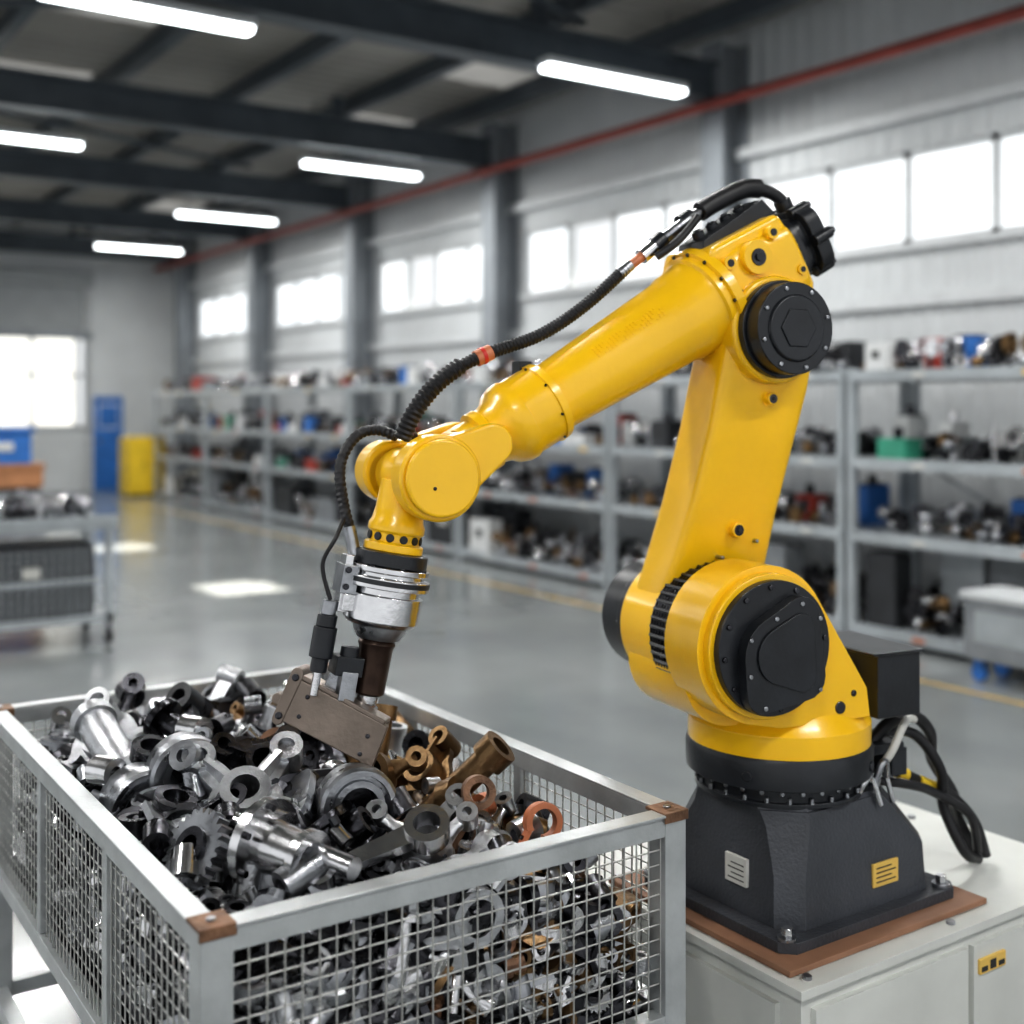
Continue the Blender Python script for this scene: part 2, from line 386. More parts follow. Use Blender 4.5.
for i in range(3):
    a = 2*math.pi*i/3; c,s_ = math.cos(a),math.sin(a)
    g.lathe((.5*c,.4*s_,-.14), Z_, [(0,.13),(.34,.13),(.34,.07),(0,.07)],'A',14,True)
    g.prism([(-.03,0),(.03,0),(.02,.2),(-.02,.2)], (.25*math.cos(a),.2*math.sin(a),.04), V((-s_,c,0)), Z_, (c*.18,s_*.18,0), 'A')
g.lathe((0,0,-.2), Z_, [(0,.22),(.45,.2),(.45,.13),(0,.13)],'A',22,True)
g = tp('bolt'); g.lathe((0,0,-.4), Z_, [(0,.2),(.15,.2),(.15,.1),(.8,.1)],'B',6)
g = tp('ball'); g.lathe((0,0,-.4), Z_, [(0,.12),(.04,.25),(.16,.36),(.3,.4),(.46,.38),(.58,.28),(.66,.15),(.66,.1),(.9,.1)],'B',18)
KEYS = [k for k in T.keys() if k not in ('ball', 'bolt')]+['knuckle','casting','housing','bolt']
def rotm(): 
    return Matrix.Rotation(random.uniform(0,6.28),4,'Z')@Matrix.Rotation(random.uniform(0,3.14),4,'X')@Matrix.Rotation(random.uniform(0,6.28),4,'Z')
def axm(loc, zax, sc, roll=0):
    z, u, w = frame(V(zax)); M = Matrix((u, w*-1, z)).transposed()
    if M.determinant() < 0: M = Matrix((u, w, z)).transposed()
    return Matrix.Translation(V(loc))@M.to_4x4()@Matrix.Rotation(roll,4,'Z')@Matrix.Scale(sc,4)
PAL = {'S': dict(A='steel', B='steel', C='steel_dark'), 'L': dict(A='cast_light', B='steel', C='steel_dark'), 'M': dict(A='steel_sat', B='steel', C='steel_dark'), 'D': dict(A='steel_dark', B='steel_sat', C='steel_dark'),
       'K': dict(A='steel_dark', B='steel_dark', C='black_paint'), 'Z': dict(A='bronze', B='bronze', C='steel_dark'), 'R': dict(A='rust', B='bronze', C='steel_dark'), 'O': dict(A='orange', B='steel', C='steel_dark')}

# ------------------------------------------------------------------ crate
CX0, CX1, CY0, CY1, CZ0, CZ1 = 0.65, 1.665, 1.835, 3.52, 0.46, 0.90
g = G(); t = 0.04
for x in (CX0, CX1):
    for y in (CY0, CY1):
        w = 0.055
        xa = x if x == CX0 else x-w; ya = y if y == CY0 else y-w
        g.box((xa, ya, 0.04), (xa+w, ya+w, CZ1-0.002), 'galv')
        g.box((xa-0.02, ya-0.02, 0.0), (xa+w+0.02, ya+w+0.02, 0.045), 'galv')
def rail(lo, hi): g.box(lo, hi, 'galv')
for z in (CZ0, CZ1-t):
    for y in (CY0, CY1-t): rail((CX0+.05, y+.002, z), (CX1-.05, y+t, z+t))
    for x in (CX0, CX1-t): rail((x+.002, CY0+.05, z), (x+t, CY1-.05, z+t))
for y in (CY0-0.004, CY1-t): g.box((CX0+.055, y, CZ1), (CX1-.055, y+t+.004, CZ1+.006), 'galv')
for x in (CX0-0.004, CX1-t): g.box((x, CY0+.055, CZ1), (x+t+.004, CY1-.055, CZ1+.006), 'galv')
for x in (CX0, CX1-t):
    for y in (CY0+.55, CY0+1.1): g.box((x+.006, y, CZ0+t), (x+t-.006, y+.028, CZ1-t), 'galv')
for z in (0.12,):
    for y in (CY0, CY1-t): rail((CX0+.05, y+.002, z), (CX1-.05, y+t, z+t))
    for x in (CX0, CX1-t): rail((x+.002, CY0+.05, z), (x+t, CY1-.05, z+t))
g.box((CX0+.02, CY0+.02, CZ0-.01), (CX1-.02, CY1-.02, CZ0+.01), 'steel_dark')
for x in (CX0-.004, CX1-.059):
    for y in (CY0-.004, CY1-.059):
        g.box((x, y, CZ1+.002), (x+.063, y+.063, CZ1+.009), 'rust')
        g.box((x, y, CZ1-.012), (x+.063, y+.004, CZ1+.004), 'rust')
        g.cyl((x+.03, y+.03, CZ1+.009), (x+.03, y+.03, CZ1+.014), .008, 'steel_sat', seg=12)
crate_frame = g
wg = G(); r = 0.0018
sp = 0.031; NZ = 12
for y in (CY0+t*.4, CY1-t*.5):
    n = int((CX1-CX0-.1)/sp)
    for i in range(n+1):
        x = CX0+.055+(CX1-CX0-.11)*i/n; wg.cyl((x, y, CZ0+.03), (x, y, CZ1-.03), r, 'wire', seg=6)
    for k in range(1, NZ):
        z = CZ0+t+(CZ1-CZ0-2*t)*k/NZ; wg.cyl((CX0+.05, y+.003, z), (CX1-.05, y+.003, z), r, 'wire', seg=6)
for x in (CX0+t*.4, CX1-t*.5):
    n = int((CY1-CY0-.1)/sp)
    for i in range(n+1):
        y = CY0+.055+(CY1-CY0-.11)*i/n; wg.cyl((x, y, CZ0+.03), (x, y, CZ1-.03), r, 'wire', seg=6)
    for k in range(1, NZ):
        z = CZ0+t+(CZ1-CZ0-2*t)*k/NZ; wg.cyl((x+.003, CY0+.05, z), (x+.003, CY1-.05, z), r, 'wire', seg=6)
ce = empty('wire_mesh_crate', (0, 0, 0))
crate_frame.obj('frame', ce, bevel=0.003)
wg.obj('mesh_panels', ce)

# pile
pg = G()
CL = ((CX0+.045, CX1-.045), (CY0+.045, CY1-.045), (CZ0+.02, 1.02))
def sm(a, c, x):
    t = max(0, min(1, (x-a)/(c-a))); return t*t*(3-2*t)
def heap(x, y): return 0.79+0.08*math.exp(-((x-.98)**2/0.09+(y-2.75)**2/0.35))+0.015*math.sin(9*x+5*y)-.09*sm(1.35,1.6,x)
bx0, bx1, by0, by1 = CX0+.09, CX1-.09, CY0+.09, CY1-.09
nx, ny = 22, 34; R = []
for j in range(ny):
    R.append([])
    for i in range(nx):
        x = bx0-.03+(bx1-bx0+.06)*i/(nx-1); y = by0-.03+(by1-by0+.06)*j/(ny-1)
        e = 0 if (i in (0, nx-1) or j in (0, ny-1)) else 1
        R[-1].append(V((x, y, (heap(x, y)-.11+random.uniform(-.02, .02)) if e else CZ0+.02)))
b0 = len(pg.v); k = pg.mi('steel_dark')
for row in R: pg.v.extend([tuple(p) for p in row])
for j in range(ny-1):
    for i in range(nx-1):
        a = b0+j*nx+i; pg.f.append((a, a+1, a+nx+1, a+nx)); pg.m.append(k)
SC = dict(hub=.12, ring=.09, bearing=.11, gear=.10, star=.17, rod=.16, pipe=.15, tube=.15, shaft=.17, fork=.16, bracket=.12, housing=.15, clamp=.08, casting=.18, knuckle=.20, bolt=.08, ball=.07)
def pick(x):
    br = min(1, max(0, (x-1.05)/0.5))
    r = random.random()
    if r < 0.36*br: return random.choice('ZZZR')
    if random.random() < 0.03*br: return 'O'
    return random.choice('SSLLMMDDDK')
def place(x, y, z, f=1.0):
    kx = random.choice(KEYS); s = SC[kx]*random.uniform(.75, 1.3)*f
    pg.add(T[kx], Matrix.Translation((x, y, z))@rotm()@Matrix.Scale(s, 4), PAL[pick(x)], CL)
for i in range(400):
    x = random.uniform(bx0, bx1); y = random.uniform(by0, by1)
    place(x, y, heap(x, y)+random.uniform(-.08, .02), 1.22)
for i in range(110):
    x = random.uniform(bx0, bx1); y = random.uniform(by0, by1)
    place(x, y, heap(x, y)+random.uniform(-.0, .03), .75)
for i in range(290):
    sd = random.random()
    if sd < .5: x = random.uniform(bx0, bx1); y = by0-.03
    elif sd < .8: x = bx0-.03; y = random.uniform(by0, by1)
    else: x = bx1+.03; y = random.uniform(by0, by1)
    place(x, y, random.uniform(CZ0+.06, heap(x, y)-.02), .95)
RT = V((ct, -st, 0)); TC = V((-st, -ct, 0))
def key(k, loc, ax, sc, pal, roll=0): pg.add(T[k], axm(loc, ax, sc, roll), PAL[pal], CL)
key('tube', (.80, 2.82, .95), RT*.45+TC*.6-Z_*.25, .31, 'L')
key('housing', (.84, 2.72, .89), RT*.2+TC*.2+Z_*.9, .23, 'L', .5)
key('bearing', (.885, 2.60, .925), RT*.45+TC*.8-Z_*.05, .17, 'D')
key('star', (.94, 2.38, .935), Z_*.8+TC*.6+RT*.1, .30, 'L', .4)
key('knuckle', (.80, 2.42, .90), Z_*.5+TC*.8-RT*.3, .30, 'M', .9)
key('hub', (.90, 2.11, .90), RT*.8+TC*.5-Z_*.1, .17, 'S')
key('shaft', (.92, 2.12, .905), RT*.8+TC*.5-Z_*.1, .27, 'S')
key('bearing', (1.10, 2.20, .925), TC*.9+RT*.35+Z_*.05, .16, 'D')
key('housing', (1.07, 2.32, .89), TC*.9+RT*.4+Z_*.15, .22, 'K')
key('tube', (1.38, 2.24, .92), RT*.6+Z_*.6+TC*.1, .22, 'Z')
key('tube', (1.34, 2.55, .93), RT*.1+Z_*.9-TC*.3, .17, 'Z')
key('knuckle', (1.25, 2.42, .91), Z_*.5+TC*.8, .22, 'Z', 1.2)
key('clamp', (1.46, 2.05, .86), RT*.3+TC*.9+Z_*.2, .10, 'O', 1)
key('rod', (1.27, 2.08, .87), RT*.2+TC*.9+Z_*.2, .17, 'R', 1)
key('clamp', (1.13, 2.66, .92), TC*.8+Z_*.4, .12, 'R', 2)
key('casting', (.80, 3.05, .91), Z_*.6+TC*.8, .24, 'L', .9)
key('knuckle', (.90, 3.20, .91), Z_*.4+TC*.8+RT*.2, .26, 'D', .2)
key('fork', (1.02, 2.95, .92), Z_*.5+TC*.6-RT*.3, .22, 'K', 2.2)
key('housing', (1.1, 3.1, .88), Z_*.7+TC*.5, .2, 'M')
key('pipe', (.99, 2.80, .94), RT*.6-Z_*.3+TC*.3, .22, 'K')
key('gear', (.78, 2.22, .89), TC*.6-RT*.5+Z_*.5, .15, 'M')
key('rod', (1.05, 2.02, .89), Z_*.8+TC*.5, .22, 'S', .5)
key('knuckle', (1.18, 2.05, .86), Z_*.7+TC*.6, .2, 'L', 1.5)
key('casting', (1.02, 2.52, .92), Z_*.6+TC*.5+RT*.4, .22, 'D', 1.5)
key('casting', (1.40, 2.42, .87), Z_*.6+TC*.5-RT*.4, .2, 'Z', 2.5)
pg.obj('machined_metal_parts_pile', sharp=35)

# ------------------------------------------------------------------ cabinet under the robot
RX, RY = 2.249, 2.101
g = G()
g.box((1.92, 1.76, 0.06), (3.05, 2.62, 0.485), 'cab_white'); g.box((1.905, 1.745, 0.485), (3.07, 2.635, 0.505), 'cab_white')
g.box((1.96, 1.80, 0.0), (3.0, 2.58, 0.06), 'black_paint')
for x in (1.95, 2.49): g.box((x, 1.745, 0.10), (x+.52, 1.762, 0.455), 'cab_white')
for x in (2.41, 2.53): g.box((x-.010, 1.733, 0.16), (x+.010, 1.75, 0.24), 'black_paint')
g.box((1.905, 1.82, .1), (1.922, 2.56, .45), 'cab_white')
for y in (1.95, 2.1, 2.25, 2.4): g.box((1.9, y, .2), (1.908, y+.08, .22), 'ink'); 
for x, y in ((1.96, 1.78), (2.45, 1.78), (2.95, 1.785), (2.98, 2.3)): g.cyl((x, y, .505), (x, y, .513), .011, 'steel_sat', seg=12)
g.box((2.505, 1.738, 0.385), (2.605, 1.746, 0.42), 'label_yellow')
for k in range(3): g.box((2.51+k*.033, 1.7365, 0.39), (2.533+k*.033, 1.7385, 0.402+.01*(k % 2)), 'ink')
g.obj('control_cabinet', bevel=0.004)
g = G(); g.box((1.93, 1.80, 0.506), (2.62, 2.42, 0.52), 'plywood'); g.obj('mounting_board', bevel=0.002)

# ------------------------------------------------------------------ robot
PH = math.radians(25)
yaw = math.pi-(TH-PH)
rob = empty('industrial_robot_arm', (RX, RY, 0.52), yaw)
OFF = (0, 0, -0.52)
YEL, BLK = 'robot_yellow', 'black_paint'
g = G()
def oct_ring(hx, hy, ch, z, cx=0, cy=0):
    return [V((cx+a, cy+c, z)) for a, c in ((hx-ch,-hy),(hx,-hy+ch),(hx,hy-ch),(hx-ch,hy),(-hx+ch,hy),(-hx,hy-ch),(-hx,-hy+ch),(-hx+ch,-hy))]
PX = .028
g.rings([oct_ring(.305,.255,.03,.52,PX), oct_ring(.305,.255,.03,.545,PX)], 'dark_cast')
g.rings([oct_ring(.262,.222,.05,.545,PX), oct_ring(.256,.216,.05,.66,PX), oct_ring(.215,.19,.07,.755,.01), oct_ring(.205,.185,.08,.79,-.005)], 'dark_cast')
g.rings([oct_ring(.20,.18,.08,.79,-.01), oct_ring(.195,.175,.08,.80,-.015)], 'dark_cast')
for x in (-.25, .29):
    for y in (-.228, .228):
        g.cyl((x, y, .545), (x, y, .553), .022, 'steel_sat', seg=16); g.cyl((x, y, .553), (x, y, .572), .013, 'steel', seg=6)
g.box((-.238, -.09, .61), (-.2285, -.02, .675), 'label_white')
for k in range(4): g.box((-.2395, -.082, .62+k*.012), (-.2375, -.03-.01*(k % 2), .623+k*.012), 'ink')
g.box((.045, -.2235, .59), (.135, -.215, .645), 'label_yellow')
for k in range(4): g.box((.055, -.225, .60+k*.011), (.125-.015*(k % 2), -.223, .603+k*.011), 'ink')
g.tube([(.05,-.17,.79),(.055,-.19,.83),(.08,-.19,.835),(.10,-.20,.77)], .007, 'steel', 8, 4)
g.tube([(.12,-.15,.79),(.125,-.17,.83),(.15,-.17,.835),(.17,-.18,.76)], .007, 'steel', 8, 4)
g.obj('base_plinth', rob, OFF, -yaw, bevel=0.006)
TX = .033
g = G()
g.lathe((TX,0,.795), Z_, [(0,.185),(.0,.205),(.012,.205),(.012,.194),(.045,.194),(.045,.226),(.105,.228),(.118,.222)], BLK, 64)
g.bolts((TX,0,.805), Z_, .199, 24, .0055, .014, 'steel_sat')
for i in range(26):
    a = 2*math.pi*i/26; p = V((TX+.193*math.cos(a), .193*math.sin(a), .827)); g.cyl(p, p+V((math.cos(a), math.sin(a), 0))*.005, .006, 'steel_sat', seg=8)
for i in range(4):
    a = .6+i*1.57; p = V((TX+.224*math.cos(a), .224*math.sin(a), .87)); n = V((math.cos(a), math.sin(a), 0)); g.cyl(p, p+n*.008, .012, BLK, seg=14)
g.obj('turntable_ring', rob, OFF, bevel=0.003)
# shoulder turret
JX = .218
J2 = V((JX, 0, 1.185)); J3 = V((.128, 0, 1.907))
g = G()
g.sup([((TX,0,.912),X_,Y_,.222,.222,2),((TX,0,.965),X_,Y_,.222,.222,2),((TX,.0,.985),X_,Y_,.205,.205,2),((TX+.01,.0,1.02),X_,Y_,.185,.18,2.3),((.08,.02,1.07),X_,Y_,.175,.165,2.6),((.10,.03,1.14),X_,Y_,.15,.13,3),((.13,.03,1.2),X_,Y_,.1,.09,3)], YEL, 56)
g.prism(hull2d(circ(JX,1.185,.181,48)+[(-.09,.99),(.17,.99),(-.08,1.06)]), (0,.055,0), X_, Z_, (0,.135,0), YEL)
g.prism(hull2d(circ(JX+.02,1.11,.13,40)+[(-.10,.985),(.18,.985)]), (0,-.16,0), X_, Z_, (0,.25,0), YEL)
g.obj('shoulder_turret', rob, OFF, bevel=0.022, bseg=4)
g = G()
g.cyl(J2+Y_*.185, J2+Y_*.212, .165, YEL, seg=56)
g.cyl((.0,.185,1.02), (.0,.194,1.02), .015, 'steel_dark', seg=16); g.cyl((-.04,.185,1.05), (-.04,.194,1.05), .008, 'steel_dark', seg=12)
g.bolts((TX,0,.964), Z_, .214, 14, .006, .005, 'steel_dark', .2)
g.obj('shoulder_trim', rob, OFF, bevel=0.004)
g = G()
g.cyl(J2+Y_*.205, J2+Y_*.232, .152, BLK, seg=56)
dx = JX-.25
g.prism(hull2d(circ(.265+dx,1.175,.088,28)+circ(.20+dx,1.25,.052,16)+circ(.185+dx,1.12,.052,16)+circ(.30+dx,1.095,.048,16)), (0,.232,0), X_, Z_, (0,.030,0), BLK)
g.prism(hull2d(circ(.258+dx,1.175,.064,28)+circ(.205+dx,1.23,.036,16)+circ(.20+dx,1.125,.036,16)), (0,.262,0), X_, Z_, (0,.006,0), BLK)
g.bolts(J2+Y_*.232, Y_, .138, 12, .0065, .005, 'steel_dark', .1)
for x, z in ((.338,1.215),(.20,1.286),(.150,1.25),(.150,1.09),(.30,1.062),(.340,1.135),(.27,1.257)): g.cyl((x+dx,.262,z),(x+dx,.266,z),.0055,'steel_sat',seg=10)
g.obj('shoulder_gear_cover', rob, OFF, bevel=0.005)
g = G()
prof = []
for i in range(8): prof += [(i*.012, .148), (i*.012+.004, .168), (i*.012+.008, .168)]
prof.append((.097, .148))
g.lathe(J2-Y_*.035, Y_, prof, 'steel_dark', 56)
for i in range(50):
    a = 2*math.pi*i/50; p = J2+V((.166*math.cos(a), -.03, .166*math.sin(a))); g.cyl(p, p+Y_*.085, .005, BLK, seg=6)
g.obj('shoulder_seal_ring', rob, OFF)
# upper arm
a_ = (J3-J2).normalized(); p_ = V((a_.z, 0, -a_.x))
g = G()
def ua(t, y, hx, hy, n=7, o=0): return (J2+a_*t+Y_*y+p_*o, p_, Y_, hx, hy, n)
g.sup([ua(-.02,-.10,.14,.065), ua(.06,-.10,.147,.07), ua(.16,-.075,.136,.078), ua(.30,-.045,.127,.08,7,-.003), ua(.48,-.012,.127,.08,7,-.010), ua(.60,.01,.131,.08,7,-.012), ua(.72,.03,.128,.08,7,-.01)], YEL, 56)
g.cyl(J2-Y_*.185, J2-Y_*.02, .163, YEL, seg=56)
g.cyl(J3-Y_*.055, J3+Y_*.125, .128, YEL, seg=56)
g.obj('upper_arm', rob, OFF, bevel=0.010, bseg=3)
g = G()
for c, r0 in (((.180,.0,1.43),.018), ((.125,.06,1.745),.015)):
    c = V(c); g.cyl(c, c+Y_*.042, r0, YEL, seg=24); g.cyl(c+Y_*.037, c+Y_*.0435, r0*.8, 'steel_dark', seg=20); g.cyl(c+Y_*.037, c+Y_*.047, r0*.4, BLK, seg=6)
for x, z in ((.12,1.40),(.22,1.365)): g.cyl((x,0,z),(x,.034,z),.005,'steel_sat',seg=10)
g.cyl(J2-Y_*.185, J2-Y_*.215, .153, BLK, seg=48); g.cyl(J2-Y_*.215, J2-Y_*.31, .142, BLK, seg=48); g.cyl(J2-Y_*.31, J2-Y_*.325, .10, BLK, seg=40)
g.bolts(J2-Y_*.212, -Y_, .147, 10, .006, .006, 'steel_sat')
g.obj('upper_arm_fittings', rob, OFF, bevel=0.003)
# elbow cover
g = G()
g.cyl(J3+Y_*.12, J3+Y_*.145, .115, BLK, seg=56); g.cyl(J3+Y_*.145, J3+Y_*.19, .107, BLK, seg=56)
g.lathe(J3+Y_*.188, Y_, [(0,.080),(.010,.075),(.010,.04),(.005,.036)], BLK, 40)
g.prism(circ(0,0,.05,6), J3+Y_*.19, X_, Z_, (0,.012,0), BLK)
g.bolts(J3+Y_*.19, Y_, .094, 8, .006, .005, 'steel_sat', .3)
g.obj('elbow_gear_cover', rob, OFF, bevel=0.004)
# forearm
A = V((.264, 0, 1.967)); C = V((.965, 0, 1.577)); f_ = (C-A).normalized(); q_ = V((-f_.z, 0, f_.x))
g = G()
g.prism([(-.27,.02),(-.25,.115),(-.04,.125),(-.02,.10),(-.02,-.11),(-.03,-.155),(-.10,-.19),(-.22,-.16),(-.27,-.08)], A-Y_*.125, f_, q_, (0,.215,0), YEL)
g.sup([(A+f_*-.26, q_, Y_, .095, .105, 4), (A+f_*-.12, q_, Y_, .118, .105, 4), (A+f_*-.02, q_, Y_, .112, .110, 3)], YEL, 40)
g.obj('elbow_housing', rob, OFF, bevel=0.014, bseg=3)
g = G()
g.lathe(A-f_*.045, f_, [(0,.112),(.008,.112),(.010,.136),(.034,.136),(.036,.127),(.054,.127),(.058,.119),(.075,.112),(.11,.110),(.13,.104),(.3,.093),(.48,.081),(.51,.080),(.512,.093),(.530,.095),(.532,.091),(.60,.091),(.602,.095),(.62,.094),(.64,.086),(.655,.072),(.68,.064),(.685,.070),(.705,.070),(.71,.058),(.745,.055)], YEL, 64)
g.obj('forearm', rob, OFF, sharp=32)
g = G()
g.bolts(A-f_*.011, f_, .131, 14, .0045, .005, 'steel_dark')
for s_ in (.49,):
    for a in (.2, 1.0, 1.8, 2.6, 3.4, 4.2, 5.0, 5.8):
        n = q_*math.cos(a)+Y_*math.sin(a); g.cyl(A+f_*s_+n*.08, A+f_*s_+n*.0955, .003, 'steel_dark', seg=8)
for s_, h_, r0 in ((-.20,.085,.009),(-.055,.075,.009),(-.05,-.07,.011),(-.05,.0,.007),(-.09,-.15,.008),(-.235,-.03,.007)):
    c = A+f_*s_+q_*h_+Y_*.085; g.cyl(c, c+Y_*.025, r0*1.8, YEL, seg=16); g.cyl(c+Y_*.02, c+Y_*.027, r0, BLK, seg=12)
c = A+f_*-.125+q_*.055+Y_*.085; g.cyl(c, c+Y_*.035, .040, YEL, seg=28); g.cyl(c+Y_*.03, c+Y_*.038, .020, 'steel_dark', seg=24); g.cyl(c+Y_*.035, c+Y_*.043, .010, BLK, seg=12)
for i in range(20):
    for j in range(4):
        if (i*7+j*3) % 5 == 0: continue
        ang = .80+.085*j; n = q_*math.cos(ang)+Y_*math.sin(ang); s_ = .15+i*.010
        rr = .104-(s_-.085)*.0647; g.cyl(A+f_*s_+n*(rr-.006), A+f_*s_+n*(rr+.0012), .0032, YEL, seg=6)
g.obj('forearm_fittings', rob, OFF, bevel=0)
# elbow motors (black)
g = G()
M0 = A-f_*.265-Y_*.03
g.sup([(M0+f_*.02, q_, Y_, .085, .085, 3), (M0-f_*.045, q_, Y_, .085, .085, 3), (M0-f_*.047, q_, Y_, .070, .070, 4), (M0-f_*.075, q_, Y_, .070, .070, 4), (M0-f_*.077, q_, Y_, .088, .088, 4), (M0-f_*.12, q_, Y_, .086, .086, 4), (M0-f_*.13, q_, Y_, .07, .07, 4)], BLK, 40)
for i in range(6):
    a = math.pi/3*i+.5; n = q_*math.cos(a)+Y_*math.sin(a)
    g.cyl(M0-f_*.07+n*.090, M0-f_*.128+n*.090, .015, BLK, seg=14); g.cyl(M0-f_*.128+n*.090, M0-f_*.140+n*.090, .009, 'steel_dark', seg=8)
for h in (-.035, .03): g.cyl(M0-f_*.125+q_*h, M0-f_*.15+q_*h, .02, BLK, seg=16)
g.cyl(M0-f_*.10+q_*.08, M0-f_*.10+q_*.115, .022, BLK, seg=14)
m1 = A-f_*.20+q_*.11
g.prism([(-.08,0),(.16,0),(.14,.03),(-.06,.045)], m1-Y_*.07, f_, q_, (0,.11,0), BLK)
for k in range(4): c = m1+f_*(-.02+k*.045)+q_*.03-Y_*.01; g.cyl(c, c+q_*.018, .015, BLK, seg=14); g.cyl(c+q_*.018, c+q_*.023, .010, 'steel_sat', seg=12)
g.obj('elbow_motor', rob, OFF, bevel=0.004)
# wrist
W0 = C
sA = A+f_*.66
g = G()
n0 = sA
g.cyl(W0+Y_*.03, W0+Y_*.09, .092, YEL, seg=48); g.cyl(W0+Y_*.09, W0+Y_*.105, .082, YEL, seg=48)
g.prism(hull2d(circ(W0.x, W0.z, .076, 36)+circ(n0.x, n0.z, .045, 20)), (0,.04,0), X_, Z_, (0,.045,0), YEL)
WB = W0.x+.035
g.cyl((WB,-.11,W0.z+.005), (WB,-.18,W0.z+.005), .070, YEL, seg=40)
g.prism(hull2d(circ(WB, W0.z, .064, 36)+circ(n0.x, n0.z, .045, 20)), (0,-.165,0), X_, Z_, (0,.055,0), YEL)
g.sup([(n0-f_*.02, q_, Y_, .052, .055, 2.3), (n0+f_*.01-Y_*.01, q_, Y_, .055, .08, 2.5), (n0+f_*.05-Y_*.02, q_, Y_, .05, .095, 3)], YEL, 32)
g.obj('wrist_fork', rob, OFF, bevel=0.012, bseg=3)
t_ = V((.180, 0, -.984)).normalized(); x_ = V((.984, 0, .180))
F0 = W0+V((.040, -.025, -.012))
g = G()
g.cyl(W0-Y_*.12+X_*.02, W0+Y_*.04+X_*.02, .058, YEL, seg=36)
g.lathe(F0, t_, [(0,.05),(.06,.052),(.085,.056),(.095,.061),(.110,.061),(.112,.055),(.132,.055),(.134,.064),(.152,.064)], YEL, 40)
g.cyl((WB,-.18,W0.z), (WB,-.20,W0.z), .048, BLK, seg=28)
g.obj('wrist_joint', rob, OFF, bevel=0.004)
g = G()
g.cyl(W0+V((.02,.10,-.02)), W0+V((.02,.108,-.02)), .004, 'steel_dark')
for i in range(12):
    a = 2*math.pi*i/12; n = x_*math.cos(a)+Y_*math.sin(a); c = F0+t_*.122+n*.053; g.cyl(c, c+n*.006, .009, BLK, seg=12)
g.lathe(F0+t_*.152, t_, [(0,.070),(.002,.078),(.030,.078),(.032,.06)], BLK, 48)
g.lathe(F0+t_*.184, t_, [(0,.07),(0,.086),(.012,.086),(.012,.077),(.022,.077),(.022,.091),(.045,.091),(.045,.072),(.06,.072),(.06,.082),(.115,.082),(.123,.074),(.127,.06)], 'steel', 56)
g.lathe(F0+t_*.209, t_, [(0,.0915),(.012,.0915)], BLK, 56)
g.lathe(F0+t_*.309, t_, [(0,.06),(.015,.055),(.03,.045)], 'steel_sat', 40)
g.lathe(F0+t_*.338, t_, [(0,.036),(.01,.041),(.02,.037),(.115,.034),(.12,.026)], 'shaft_brown', 32)
g.lathe(F0+t_*.455, t_, [(0,.025),(.02,.025),(.02,.019),(.08,.019)], 'steel', 24)
g.lathe(F0+t_*.480, t_, [(0,.022),(.008,.022)], 'red', 24)
g.bolts(F0+t_*.185, -t_, .080, 8, .006, .004, 'steel_dark')
g.obj('tool_changer', rob, OFF, bevel=0.002)
g = G()
def tb(lo, hi, m_, rot=0):
    Mx = Matrix((x_, Y_, t_)).transposed().to_4x4(); Mx.translation = F0
    g.box(lo, hi, m_, Mx@Matrix.Rotation(rot, 4, 'Z'))
tb((.075,-.03,.19),(.110,.03,.25),'steel_sat'); tb((.088,-.02,.17),(.105,.02,.29),'steel'); tb((.07,-.02,.25),(.10,.03,.285),'steel')
for d in (.20,.235): c = F0+x_*.10+Y_*.03+t_*d; g.cyl(c, c+Y_*.006, .007, 'steel_dark', seg=10)
c = F0+x_*.118+t_*.27; g.cyl(c, c+t_*.03, .016, 'steel_sat', seg=16); g.cyl(c+t_*.03, c+t_*.055, .021, BLK, seg=20); g.cyl(c+t_*.055, c+t_*.12, .025, BLK, seg=20); g.cyl(c+t_*.12, c+t_*.15, .018, BLK, seg=20); g.cyl(c+t_*.15, c+t_*.20, .009, 'steel', seg=12)
c = F0+x_*.06+Y_*.01+t_*.36; g.cyl(c, c+t_*.06, .020, BLK, seg=16); tb((.03,-.025,.38),(.09,.03,.42),'black_paint'); tb((.04,-.030,.41),(.075,.035,.47),'steel_sat')
g.tube([F0+x_*.118+t_*.27, F0+x_*.145+t_*.20-Y_*.01, F0+x_*.13+t_*.14, F0+x_*.11+t_*.10-Y_*.03], .005, 'black_rubber', 8, 6)
g.obj('tool_actuator', rob, OFF, bevel=0.002)
# gripper
g = G()
be = math.radians(33)
gx = (-x_*math.cos(be)+Y_*math.sin(be)); gx = (gx+t_*.26).normalized()
gz = (t_-gx*t_.dot(gx)).normalized(); gy = gz.cross(gx)
GS = .88
P0 = F0+x_*.070+t_*.510+Y_*.02
def gp(a, d, c=0): return P0+(gx*a+gz*d+gy*c)*GS
def gprism(pts, c, h, m_): g.prism(pts, P0+gy*c*GS, gx*GS, gz*GS, gy*h*GS, m_)
BR = 'brown_metal'
gprism([(-.115,-.050),(.125,-.040),(.130,.065),(.122,.085),(.106,.085),(.098,.062),(-.115,.058)], -.010*1, .020, BR)
gprism([(-.115,-.062),(.115,-.050),(.115,-.038),(-.115,-.050)], -.05, .06, BR)
gprism([(-.095,-.050),(.115,-.040),(.12,.070),(.10,.070),(.09,.052),(-.095,.05)], -.060, .012, BR)
gprism(hull2d(circ(-.125,-.058,.016,14)+circ(-.125,.058,.014,14)), -.062, .075, BR)
for a, d in ((-.125,-.050),(-.125,.048)):
    c = gp(a, d, -.066); g.cyl(c, c+gy*.075, .008, 'steel_dark', seg=14)
gprism(hull2d(circ(-.150,.02,.014,14)+circ(-.13,.02,.012,12)), -.045, .04, BR)
